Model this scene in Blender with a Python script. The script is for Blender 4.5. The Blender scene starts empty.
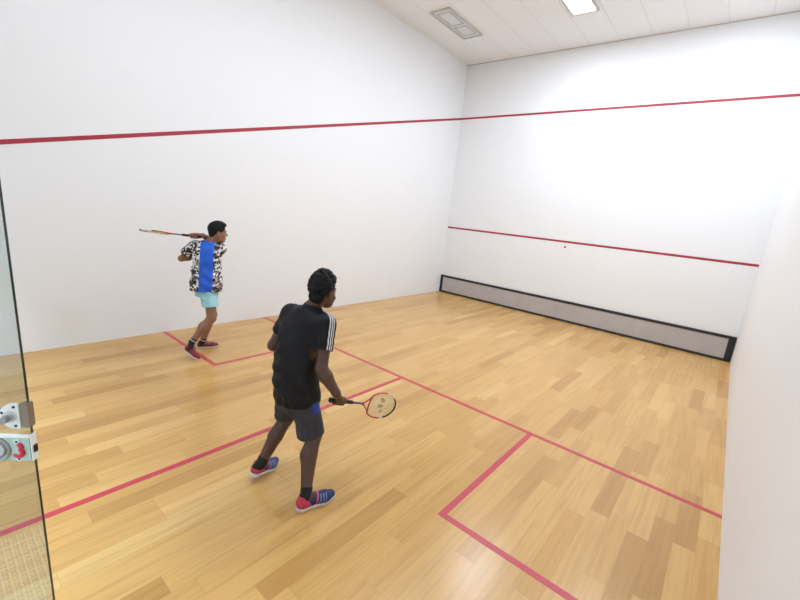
import bpy, bmesh, math, random
import numpy as np
from mathutils import Vector, Matrix, noise

scene = bpy.context.scene
COL = scene.collection
# ------------------------------------------------------------------ camera, light, exposure
RIGHT = Vector((0.76148, 0.64003, 0.10256)); UP = Vector((-0.21548, 0.10073, 0.9713)); FWD = Vector((-0.61133, 0.76172, -0.21462))
cd = bpy.data.cameras.new('camera'); cam = bpy.data.objects.new('camera', cd); COL.objects.link(cam)
m = Matrix((RIGHT, UP, -FWD)).transposed().to_4x4(); m.translation = (6.0354, 0.4802, 2.0384)
cam.matrix_world = m
cd.sensor_width = 36; cd.lens = 400.3062 / 800 * 36; cd.clip_start = 0.02
scene.camera = cam
scene.view_settings.view_transform = 'Standard'; scene.view_settings.look = 'None'
scene.view_settings.exposure = 0.0; scene.view_settings.gamma = 1
world = bpy.data.worlds.new('world'); scene.world = world; world.use_nodes = True
world.node_tree.nodes['Background'].inputs[0].default_value = (1, 1, 1, 1)
world.node_tree.nodes['Background'].inputs[1].default_value = 0.3

W, L, H = 6.4, 9.709, 5.73          # court width, length, height
LIGHT_X = (0.93, 3.17, 5.41); LIGHT_Y = (7.72, 4.9, 2.1)
UNLIT = {(0, 0), (0, 1), (0, 2), (2, 2), (2, 1)}
LAMP_W = 66; CORRIDOR_W = 230
LAMP_C = (0.83, 0.945, 1.10)
def area_lamp(name, loc, sx, sy, watts, color=(1, 1, 1), down=True):
    l = bpy.data.lights.new(name, 'AREA'); l.shape = 'RECTANGLE'; l.size = sx; l.size_y = sy; l.energy = watts; l.color = color
    o = bpy.data.objects.new(name, l); COL.objects.link(o); o.location = loc
    return o
for i, x in enumerate(LIGHT_X):
    for j, y in enumerate(LIGHT_Y):
        if (i, j) in UNLIT: continue
        area_lamp('ceiling_lamp', (x, y, H - 0.035), 0.40, 1.20, LAMP_W, LAMP_C)
area_lamp('added_corridor_fill', (3.2, -0.55, 2.8), 5.0, 0.4, CORRIDOR_W, LAMP_C)  # added fill without a fixture, brightens the tiles mirrored in the door glass

# ------------------------------------------------------------------ materials
def nmat(name):
    mt = bpy.data.materials.new(name); mt.use_nodes = True
    nt = mt.node_tree; return mt, nt, nt.nodes['Principled BSDF']
def col4(c): return (c[0], c[1], c[2], 1)
def mat(name, color, rough=0.6, metal=0.0, spec=0.5, vary=0.06, scale=30, bump=0.0, bscale=None, emit=0, sheen=0):
    mt, nt, b = nmat(name); N = nt.nodes; K = nt.links
    tc = N.new('ShaderNodeTexCoord'); nz = N.new('ShaderNodeTexNoise'); nz.inputs['Scale'].default_value = scale; nz.inputs['Detail'].default_value = 3
    K.new(tc.outputs['Object'], nz.inputs['Vector'])
    mx = N.new('ShaderNodeMix'); mx.data_type = 'RGBA'
    mx.inputs[6].default_value = col4([c * (1 - vary) for c in color]); mx.inputs[7].default_value = col4([min(1, c * (1 + vary)) for c in color])
    K.new(nz.outputs[0], mx.inputs[0]); K.new(mx.outputs[2], b.inputs['Base Color'])
    b.inputs['Roughness'].default_value = rough; b.inputs['Metallic'].default_value = metal; b.inputs['Specular IOR Level'].default_value = spec
    if sheen: b.inputs['Sheen Weight'].default_value = sheen
    if bump:
        n2 = N.new('ShaderNodeTexNoise'); n2.inputs['Scale'].default_value = bscale or scale * 3; K.new(tc.outputs['Object'], n2.inputs['Vector'])
        bp = N.new('ShaderNodeBump'); bp.inputs['Strength'].default_value = bump; bp.inputs['Distance'].default_value = 0.01
        K.new(n2.outputs[0], bp.inputs['Height']); K.new(bp.outputs[0], b.inputs['Normal'])
    if emit:
        b.inputs['Emission Color'].default_value = (1, 1, 1, 1); b.inputs['Emission Strength'].default_value = emit
    return mt
class NB:
    """tiny node-graph helper"""
    def __init__(s, nt): s.nt = nt
    def node(s, t, **kw):
        n = s.nt.nodes.new(t)
        for k, v in kw.items(): setattr(n, k, v)
        return n
    def put(s, inp, v):
        if hasattr(v, 'links') or isinstance(v, bpy.types.NodeSocket): s.nt.links.new(v, inp)
        else: inp.default_value = v
    def m(s, op, a, b=0.0, c=0.0):
        n = s.node('ShaderNodeMath', operation=op)
        s.put(n.inputs[0], a); s.put(n.inputs[1], b); s.put(n.inputs[2], c); return n.outputs[0]
    def mix(s, f, a, b, blend='MIX'):
        n = s.node('ShaderNodeMix', data_type='RGBA', blend_type=blend)
        s.put(n.inputs[0], f); s.put(n.inputs[6], a if not isinstance(a, tuple) or len(a) == 4 else col4(a)); s.put(n.inputs[7], b if not isinstance(b, tuple) or len(b) == 4 else col4(b))
        return n.outputs[2]
    def noise(s, vec, scale, detail=3, out=0):
        n = s.node('ShaderNodeTexNoise'); n.inputs['Scale'].default_value = scale; n.inputs['Detail'].default_value = detail
        s.nt.links.new(vec, n.inputs['Vector']); return n.outputs[out]
    def ramp(s, f, stops, const=False):
        n = s.node('ShaderNodeValToRGB'); cr = n.color_ramp
        if const: cr.interpolation = 'CONSTANT'
        while len(cr.elements) < len(stops): cr.elements.new(0.5)
        for e, (p, c) in zip(cr.elements, stops): e.position = p; e.color = col4(c)
        s.put(n.inputs[0], f); return n.outputs[0]
    def band(s, v, lo, hi, soft=0.002):
        a = s.node('ShaderNodeMapRange'); a.inputs[1].default_value = lo - soft; a.inputs[2].default_value = lo + soft; s.put(a.inputs[0], v)
        b = s.node('ShaderNodeMapRange'); b.inputs[1].default_value = hi - soft; b.inputs[2].default_value = hi + soft; s.put(b.inputs[0], v)
        return s.m('SUBTRACT', a.outputs[0], b.outputs[0])
def xyz(nb, sock):
    n = nb.node('ShaderNodeSeparateXYZ'); nb.nt.links.new(sock, n.inputs[0]); return n.outputs

def plaster(name, base, rough=0.55):
    mt, nt, b = nmat(name); nb = NB(nt); P = nb.node('ShaderNodeTexCoord').outputs['Object']
    a = nb.noise(P, 0.8, 4); c = nb.mix(a, tuple(v * 0.975 for v in base), base)
    # faint ball scuffs
    s = nb.noise(P, 5.0, 6); s = nb.ramp(s, [(0.0, (0, 0, 0)), (0.66, (0, 0, 0)), (0.74, (1, 1, 1))])
    c = nb.mix(nb.m('MULTIPLY', s, 0.05), c, (0.45, 0.44, 0.43)); nt.links.new(c, b.inputs['Base Color'])
    b.inputs['Roughness'].default_value = rough
    bp = nb.node('ShaderNodeBump'); bp.inputs['Strength'].default_value = 0.06; bp.inputs['Distance'].default_value = 0.01
    nt.links.new(nb.noise(P, 14, 4), bp.inputs['Height']); nt.links.new(bp.outputs[0], b.inputs['Normal'])
    return mt

def floor_mat():
    mt, nt, b = nmat('strip_wood_floor'); nb = NB(nt); P = nb.node('ShaderNodeTexCoord').outputs['Object']
    X, Y, Z = xyz(nb, P)
    PW = 0.130
    sx = nb.m('DIVIDE', nb.m('ADD', X, 13 - 3.670 + 0.0), PW)
    row = nb.m('FLOOR', sx); fx = nb.m('FRACT', sx)
    wn = nb.node('ShaderNodeTexWhiteNoise', noise_dimensions='1D'); nt.links.new(row, wn.inputs['W']); rr = wn.outputs['Value']
    wn2 = nb.node('ShaderNodeTexWhiteNoise', noise_dimensions='1D'); nt.links.new(nb.m('ADD', row, 57.3), wn2.inputs['W'])
    plen = nb.m('ADD', 0.62, nb.m('MULTIPLY', wn2.outputs['Value'], 0.75))
    sy = nb.m('DIVIDE', nb.m('ADD', Y, nb.m('MULTIPLY', rr, 9.0)), plen)
    cy = nb.m('FLOOR', sy); fy = nb.m('FRACT', sy)
    # the one pale board near the left of the players
    pale = nb.m('MULTIPLY', nb.band(X, 3.671, 3.799, 0.0005), nb.band(Y, 0.30, 1.60, 0.0005))
    cmb = nb.node('ShaderNodeCombineXYZ'); nt.links.new(row, cmb.inputs[0]); nt.links.new(cy, cmb.inputs[1])
    w3 = nb.node('ShaderNodeTexWhiteNoise', noise_dimensions='3D'); nt.links.new(cmb.outputs[0], w3.inputs['Vector'])
    tone = w3.outputs['Value']
    base = nb.ramp(tone, [(0.0, (0.520, 0.276, 0.080)), (0.16, (0.615, 0.342, 0.104)), (0.55, (0.670, 0.388, 0.126)), (0.90, (0.70, 0.415, 0.140)), (1.0, (0.75, 0.475, 0.175))])
    base = nb.mix(pale, base, (0.72, 0.46, 0.17))
    # grain stretched along the board
    mp = nb.node('ShaderNodeMapping'); mp.inputs['Scale'].default_value = (38, 1.6, 1); nt.links.new(P, mp.inputs[0])
    off = nb.node('ShaderNodeVectorMath', operation='ADD'); nt.links.new(mp.outputs[0], off.inputs[0])
    sc = nb.node('ShaderNodeVectorMath', operation='SCALE'); nt.links.new(w3.outputs['Color'], sc.inputs[0]); sc.inputs['Scale'].default_value = 40; nt.links.new(sc.outputs[0], off.inputs[1])
    g = nb.noise(off.outputs[0], 1.0, 3)
    gr = nb.ramp(g, [(0.3, (0.86, 0.84, 0.82)), (0.55, (1, 1, 1)), (0.75, (1.0, 0.99, 0.97))])
    c = nb.mix(1.0, base, gr, 'MULTIPLY')
    blot = nb.noise(P, 0.9, 3); c = nb.mix(1.0, c, nb.ramp(blot, [(0.3, (0.95, 0.94, 0.92)), (0.65, (1, 1, 1))]), 'MULTIPLY')
    # seams
    ex = nb.m('MINIMUM', fx, nb.m('SUBTRACT', 1.0, fx)); ex = nb.m('MULTIPLY', ex, PW)
    ey = nb.m('MINIMUM', fy, nb.m('SUBTRACT', 1.0, fy)); ey = nb.m('MULTIPLY', ey, plen)
    e = nb.m('MINIMUM', ex, ey)
    seam = nb.node('ShaderNodeMapRange'); nt.links.new(e, seam.inputs[0]); seam.inputs[1].default_value = 0.0005; seam.inputs[2].default_value = 0.0022
    seam.inputs[3].default_value = 0.82; seam.inputs[4].default_value = 1.0
    c = nb.mix(1.0, c, seam.outputs[0], 'MULTIPLY')
    nt.links.new(c, b.inputs['Base Color'])
    rg = nb.m('ADD', 0.22, nb.m('MULTIPLY', nb.noise(P, 2.0, 2), 0.06)); nt.links.new(rg, b.inputs['Roughness'])
    b.inputs['Specular IOR Level'].default_value = 0.5
    bp = nb.node('ShaderNodeBump'); bp.inputs['Strength'].default_value = 0.06; bp.inputs['Distance'].default_value = 0.001
    nt.links.new(nb.m('MULTIPLY', g, seam.outputs[0]), bp.inputs['Height']); nt.links.new(bp.outputs[0], b.inputs['Normal'])
    return mt

def ceiling_mat():
    mt, nt, b = nmat('ceiling_panels'); nb = NB(nt); P = nb.node('ShaderNodeTexCoord').outputs['Object']
    X, Y, Z = xyz(nb, P)
    fx = nb.m('FRACT', nb.m('DIVIDE', nb.m('ADD', X, 5.6 - 3.45), 0.56)); ex = nb.m('MULTIPLY', nb.m('MINIMUM', fx, nb.m('SUBTRACT', 1.0, fx)), 0.56)
    fy = nb.m('FRACT', nb.m('DIVIDE', nb.m('ADD', Y, 26.6 - 7.05), 2.66)); ey = nb.m('MULTIPLY', nb.m('MINIMUM', fy, nb.m('SUBTRACT', 1.0, fy)), 2.66)
    e = nb.m('MINIMUM', ex, ey)
    mr = nb.node('ShaderNodeMapRange'); nt.links.new(e, mr.inputs[0]); mr.inputs[1].default_value = 0.004; mr.inputs[2].default_value = 0.012
    cx = nb.m('FLOOR', nb.m('DIVIDE', nb.m('ADD', X, 5.6 - 3.45), 0.56))
    wn = nb.node('ShaderNodeTexWhiteNoise', noise_dimensions='1D'); nt.links.new(cx, wn.inputs['W'])
    pan = nb.mix(wn.outputs['Value'], (0.91, 0.90, 0.895), (0.93, 0.925, 0.92))
    c = nb.mix(mr.outputs[0], (0.82, 0.80, 0.78), pan); nt.links.new(c, b.inputs['Base Color']); b.inputs['Roughness'].default_value = 0.7
    bp = nb.node('ShaderNodeBump'); bp.inputs['Strength'].default_value = 0.3; bp.inputs['Distance'].default_value = 0.004
    nt.links.new(mr.outputs[0], bp.inputs['Height']); nt.links.new(bp.outputs[0], b.inputs['Normal'])
    return mt

def tile_mat():
    mt, nt, b = nmat('mosaic_tiles'); nb = NB(nt); P = nb.node('ShaderNodeTexCoord').outputs['Object']
    X, Y, Z = xyz(nb, P)
    def edge(v, s):
        f = nb.m('FRACT', nb.m('DIVIDE', nb.m('ADD', v, 10.0), s)); return nb.m('MULTIPLY', nb.m('MINIMUM', f, nb.m('SUBTRACT', 1.0, f)), s)
    e = nb.m('MINIMUM', edge(X, 0.032), edge(Y, 0.032))
    mr = nb.node('ShaderNodeMapRange'); nt.links.new(e, mr.inputs[0]); mr.inputs[1].default_value = 0.003; mr.inputs[2].default_value = 0.005
    c = nb.mix(mr.outputs[0], (0.95, 0.93, 0.86), nb.mix(nb.noise(P, 9, 2), (0.07, 0.065, 0.06), (0.11, 0.10, 0.09)))
    nt.links.new(c, b.inputs['Base Color']); b.inputs['Roughness'].default_value = 0.35
    return mt

def glass_mat(name='clear_glass', tint=(0.82, 0.85, 0.84)):
    mt, nt, b = nmat(name); nt.nodes.remove(b); nb = NB(nt)
    out = nt.nodes['Material Output']
    tr = nb.node('ShaderNodeBsdfTransparent'); tr.inputs[0].default_value = col4(tint)
    gl = nb.node('ShaderNodeBsdfGlossy'); gl.inputs['Roughness'].default_value = 0.0
    geo = nb.node('ShaderNodeNewGeometry'); dp = nb.node('ShaderNodeVectorMath', operation='DOT_PRODUCT')
    nt.links.new(geo.outputs['Normal'], dp.inputs[0]); nt.links.new(geo.outputs['Incoming'], dp.inputs[1])
    fres = nb.m('ADD', 0.06, nb.m('MULTIPLY', 0.955, nb.m('POWER', nb.m('SUBTRACT', 1.0, nb.m('ABSOLUTE', dp.outputs['Value'])), 5.0)))
    # smudges: faint unevenness of the gloss
    P = nb.node('ShaderNodeTexCoord').outputs['Object']
    nt.links.new(nb.m('MULTIPLY', nb.noise(P, 12, 4), 0.02), gl.inputs['Roughness'])
    ms = nb.node('ShaderNodeMixShader'); nt.links.new(fres, ms.inputs[0]); nt.links.new(tr.outputs[0], ms.inputs[1]); nt.links.new(gl.outputs[0], ms.inputs[2])
    nt.links.new(ms.outputs[0], out.inputs[0]); return mt

M = {}
M['wall'] = plaster('white_wall_paint', (0.90, 0.90, 0.90))
M['wall_side'] = plaster('white_side_wall_paint', (0.89, 0.89, 0.89))
M['floor'] = floor_mat(); M['ceiling'] = ceiling_mat(); M['tiles'] = tile_mat(); M['glass'] = glass_mat()
M['glass_edge'] = mat('glass_edge_green', (0.012, 0.035, 0.026), 0.15)
M['wall_line'] = mat('red_wall_line_paint', (0.40, 0.028, 0.045), 0.5, vary=0.12, scale=4)
M['floor_line'] = mat('red_floor_line_paint', (0.55, 0.045, 0.072), 0.35, vary=0.08, scale=5)
M['tin_metal'] = mat('scuffed_tin_sheet', (0.50, 0.475, 0.465), 0.45, 0.15, vary=0.10, scale=5, bump=0.05)
M['tin_black'] = mat('black_tin_frame', (0.018, 0.017, 0.02), 0.45)
M['steel'] = mat('satin_steel', (0.72, 0.72, 0.70), 0.28, 0.85, vary=0.05)
M['steel_dark'] = mat('dull_steel', (0.36, 0.35, 0.34), 0.4, 0.8)
M['brassy'] = mat('brown_bronze_clamp', (0.30, 0.24, 0.18), 0.4, 0.6)
M['white_plastic'] = mat('white_plastic', (0.85, 0.88, 0.84), 0.4)
M['mint'] = mat('pale_mint_plate', (0.45, 0.60, 0.52), 0.35, 0.1)
M['red_mark'] = mat('red_mark', (0.62, 0.02, 0.06), 0.4)
M['black'] = mat('black_rubber', (0.012, 0.012, 0.013), 0.6)
M['lamp_frame'] = mat('cream_lamp_frame', (0.58, 0.56, 0.50), 0.5)
M['lamp_off'] = mat('unlit_diffuser', (0.78, 0.78, 0.80), 0.35)
M['lamp_inset'] = mat('grey_inset', (0.50, 0.49, 0.46), 0.5)
M['lamp_on'] = mat('glowing_diffuser', (0.95, 0.95, 0.95), 0.5, emit=5)
M['grey_floor'] = mat('grey_corridor_floor', (0.20, 0.19, 0.18), 0.5, scale=3)

# ------------------------------------------------------------------ mesh helpers
def link(name, me, parent=None, loc=(0, 0, 0)):
    o = bpy.data.objects.new(name, me); COL.objects.link(o); o.location = loc
    if parent: o.parent = parent
    return o
def from_bm(name, bm, mats, parent=None, loc=(0, 0, 0), smooth=False):
    me = bpy.data.meshes.new(name); bm.normal_update(); bm.to_mesh(me); bm.free()
    for k in (mats if isinstance(mats, (list, tuple)) else [mats]): me.materials.append(M[k] if isinstance(k, str) else k)
    if smooth:
        for p in me.polygons: p.use_smooth = True
    return link(name, me, parent, loc)
def box(bm, a, b, mi=0):
    x0, y0, z0 = a; x1, y1, z1 = b
    v = [bm.verts.new(p) for p in ((x0, y0, z0), (x1, y0, z0), (x1, y1, z0), (x0, y1, z0), (x0, y0, z1), (x1, y0, z1), (x1, y1, z1), (x0, y1, z1))]
    fs = []
    for q in ((3, 2, 1, 0), (4, 5, 6, 7), (0, 1, 5, 4), (1, 2, 6, 5), (2, 3, 7, 6), (3, 0, 4, 7)):
        f = bm.faces.new([v[i] for i in q]); f.material_index = mi; fs.append(f)
    return v
def prism(bm, pts, vec, mi=0):
    """closed polygon extruded by vec"""
    vec = Vector(vec); a = [bm.verts.new(p) for p in pts]; b = [bm.verts.new(Vector(p) + vec) for p in pts]; n = len(pts)
    bm.faces.new(a[::-1]).material_index = mi; bm.faces.new(b).material_index = mi
    for i in range(n): bm.faces.new((a[i], a[(i + 1) % n], b[(i + 1) % n], b[i])).material_index = mi
    bmesh.ops.recalc_face_normals(bm, faces=bm.faces[:])
def tube(bm, pts, r, n=8, closed=False, mi=0, flat=1.0, ref=None):
    pts = [Vector(p) for p in pts]; rings = []; N = len(pts)
    ref = Vector(ref) if ref is not None else None
    for i, p in enumerate(pts):
        if closed: t = pts[(i + 1) % N] - pts[i - 1]
        else: t = pts[min(i + 1, N - 1)] - pts[max(i - 1, 0)]
        t.normalize(); rf = ref if ref is not None else (Vector((0, 0, 1)) if abs(t.z) < 0.9 else Vector((1, 0, 0)))
        u = (rf - t * rf.dot(t)).normalized(); v = t.cross(u)
        rr = r[i] if isinstance(r, (list, tuple)) else r
        rings.append([bm.verts.new(p + (u * math.cos(a) + v * math.sin(a) * flat) * rr) for a in [2 * math.pi * k / n for k in range(n)]])
    for i in range(N if closed else N - 1):
        A, B = rings[i], rings[(i + 1) % N]
        for k in range(n):
            f = bm.faces.new((A[k], A[(k + 1) % n], B[(k + 1) % n], B[k])); f.material_index = mi; f.smooth = True
    if not closed:
        bm.faces.new(rings[0][::-1]).material_index = mi; bm.faces.new(rings[-1]).material_index = mi
def st(o): o['kind'] = 'structure'; return o
def tagit(o, label, cat, group=None):
    o['label'] = label; o['category'] = cat
    if group: o['group'] = group
    return o
def sbox(name, a, b, mt):
    bm = bmesh.new(); c = [(a[i] + b[i]) / 2 for i in range(3)]
    box(bm, [a[i] - c[i] for i in range(3)], [b[i] - c[i] for i in range(3)])
    return st(from_bm(name, bm, mt, None, c))

# ------------------------------------------------------------------ the room
def plane_obj(name, a, b, mt):   # world-coordinate box (so that textures read world position)
    bm = bmesh.new(); box(bm, a, b); return st(from_bm(name, bm, mt))
plane_obj('floor', (0, 0.22, -0.12), (W, L, 0), 'floor')
plane_obj('ceiling', (-0.15, -0.15, H), (W + 0.15, L + 0.15, H + 0.12), 'ceiling')
plane_obj('wall_left', (-0.15, -0.15, -0.12), (0, L + 0.15, H), 'wall_side')
plane_obj('wall_right', (W, -0.15, -0.12), (W + 0.15, L + 0.15, H), 'wall_side')
plane_obj('wall_front', (0, L, -0.12), (W, L + 0.15, H), 'wall')
plane_obj('wall_back', (0, -0.15, 2.16), (W, 0, H), 'wall')
D0, D1 = 3.66, 4.63                     # door opening in the glass back wall
def glass_slab(name, a, b):
    bm = bmesh.new(); box(bm, a, b)
    ax = min(range(3), key=lambda i: b[i] - a[i])
    bm.normal_update()
    for f in bm.faces:
        if abs(f.normal[ax]) < 0.5: f.material_index = 1
    return st(from_bm(name, bm, ['glass', 'glass_edge']))
glass_slab('window_1', (0.0, -0.012, 0.0), (1.82, 0.0, 2.16))
glass_slab('window_2', (1.83, -0.012, 0.0), (D0 - 0.01, 0.0, 2.16))
glass_slab('window_3', (D1 + 0.01, -0.012, 0.0), (W, 0.0, 2.16))
# corridor outside the glass
plane_obj('floor_corridor', (0, -3.0, -0.12), (W, -0.46, 0), 'grey_floor')
plane_obj('floor_threshold', (0, -0.46, -0.12), (W, 0.22, 0), 'tiles')
plane_obj('wall_corridor', (-0.15, -3.15, -0.12), (W + 0.15, -3.0, 2.9), 'wall')
plane_obj('wall_corridor_left', (-0.15, -3.0, -0.12), (0, -0.15, 2.9), 'wall')
plane_obj('wall_corridor_right', (W, -3.0, -0.12), (W + 0.15, -0.15, 2.9), 'wall')
plane_obj('ceiling_corridor', (-0.15, -3.15, 2.9), (W + 0.15, -0.15, 3.0), 'wall')

# painted lines (structure trim)
ntrim = [0]
def trim(a, b, mt):
    ntrim[0] += 1; return sbox('trim_%d' % ntrim[0], a, b, mt)
T = 0.0015
ZO, ZS = 4.488, 1.765
trim((0, L - T, ZO - 0.022), (W, L, ZO + 0.022), 'wall_line')
trim((0.01, L - T, ZS - 0.022), (W, L, ZS + 0.022), 'wall_line')
for side in (0, 1):                     # sloping out lines of both side walls
    ntrim[0] += 1; x = 0 if side == 0 else W - T
    bm = bmesh.new(); zb = 2.02; hw = 0.025
    prism(bm, [(x, L, ZO - hw), (x, L, ZO + hw), (x, 0, zb + hw), (x, 0, zb - hw)], (T, 0, 0))
    st(from_bm('trim_%d' % ntrim[0], bm, 'wall_line'))
S, BD, BR, BL, HX = 4.26, 1.5952, 1.5356, 1.5257, 3.165
hw = 0.024
trim((0, S - hw, 0), (W, S + hw, T), 'floor_line')                                     # short line
trim((HX - hw, 0.22, 0), (HX + hw, S - hw, T), 'floor_line')                              # half-court line
trim((W - BR - hw, S - BD - hw, 0), (W - BR + hw, S - hw, T), 'floor_line')            # right service box
trim((W - BR + hw, S - BD - hw, 0), (W, S - BD + hw, T), 'floor_line')
trim((BL - hw, S - BD - hw, 0), (BL + hw, S - hw, T), 'floor_line')                    # left service box
trim((0, S - BD - hw, 0), (BL - hw, S - BD + hw, T), 'floor_line')
# shadow-gap bead where front wall meets ceiling
trim((0, L - 0.012, H - 0.014), (W, L, H), 'lamp_frame')

# ------------------------------------------------------------------ tin along the front wall
def build_tin():
    t = bpy.data.objects.new('tin_board', None); COL.objects.link(t); t.location = (W / 2, L, 0)
    tagit(t, 'long low grey metal tin board with black frame along the foot of the front wall', 'tin')
    hwid = W / 2 - 0.006; th = 0.474; y0, y1 = -0.032, -0.002
    for s0, s1 in ((-hwid + 0.03, -0.002), (0.002, hwid - 0.06)):
        bm = bmesh.new(); box(bm, (s0, y0 + 0.008, 0.03), (s1, y1, th - 0.035)); from_bm('metal_sheet', bm, 'tin_metal', t)
    for nm, a, b in (('top_rail', (-hwid, y0, th - 0.052), (hwid, y1, th)), ('bottom_rail', (-hwid, y0, 0.0), (hwid, y1, 0.048)),
                     ('end_post', (-hwid, y0, 0.034), (-hwid + 0.075, y1, th - 0.042)), ('end_post', (hwid - 0.105, y0, 0.034), (hwid, y1, th - 0.042))):
        bm = bmesh.new(); box(bm, a, b)
        bmesh.ops.bevel(bm, geom=bm.edges[:], offset=0.003, segments=1)
        from_bm(nm, bm, 'tin_black', t)
build_tin()

# ------------------------------------------------------------------ ceiling luminaires
def luminaire(x, y, lit, label):
    t = bpy.data.objects.new('ceiling_light', None); COL.objects.link(t); t.location = (x, y, H)
    tagit(t, label, 'ceiling light', 'recessed ceiling lights')
    w, l = 0.225, 0.62
    bm = bmesh.new()
    d = 0.028
    for a, b in (((-w, -l, -d), (-w + 0.035, l, 0)), ((w - 0.035, -l, -d), (w, l, 0)), ((-w + 0.035, -l, -d), (w - 0.035, -l + 0.04, 0)), ((-w + 0.035, l - 0.04, -d), (w - 0.035, l, 0))):
        box(bm, a, b)
    from_bm('frame', bm, 'lamp_frame', t)
    bm = bmesh.new(); box(bm, (-w + 0.035, -l + 0.04, -0.015), (w - 0.035, l - 0.04, -0.004)); from_bm('diffuser', bm, 'lamp_on' if lit else 'lamp_off', t)
    if not lit:
        for (a, b, c, e) in ((-0.14, -0.50, 0.14, 0.02), (-0.14, 0.10, 0.14, 0.50)):
            bm = bmesh.new(); box(bm, (a, b, -0.021), (a + 0.02, e, -0.015)); box(bm, (c - 0.02, b, -0.021), (c, e, -0.015)); box(bm, (a, e - 0.02, -0.021), (c, e, -0.015)); box(bm, (a, b, -0.021), (c, b + 0.02, -0.015))
            from_bm('louvre_rim', bm, 'lamp_inset', t)
COLN = ('left', 'middle', 'right'); ROWN = ('nearest the front wall', 'in the middle row', 'nearest the glass back wall')
for i, x in enumerate(LIGHT_X):
    for j, y in enumerate(LIGHT_Y):
        if (i, j) == (0, 0): luminaire(x, y, False, 'unlit grey and cream rectangular ceiling light near the left front corner')
        elif (i, j) == (1, 0): luminaire(x, y, True, 'bright glowing white rectangular ceiling light by the front wall, cut by the picture edge')
        elif (i, j) in UNLIT: luminaire(x, y, False, 'unlit rectangular ceiling light of the %s column, %s' % (COLN[i], ROWN[j]))
        else: luminaire(x, y, True, 'lit rectangular ceiling light of the %s column, %s' % (COLN[i], ROWN[j]))

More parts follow.
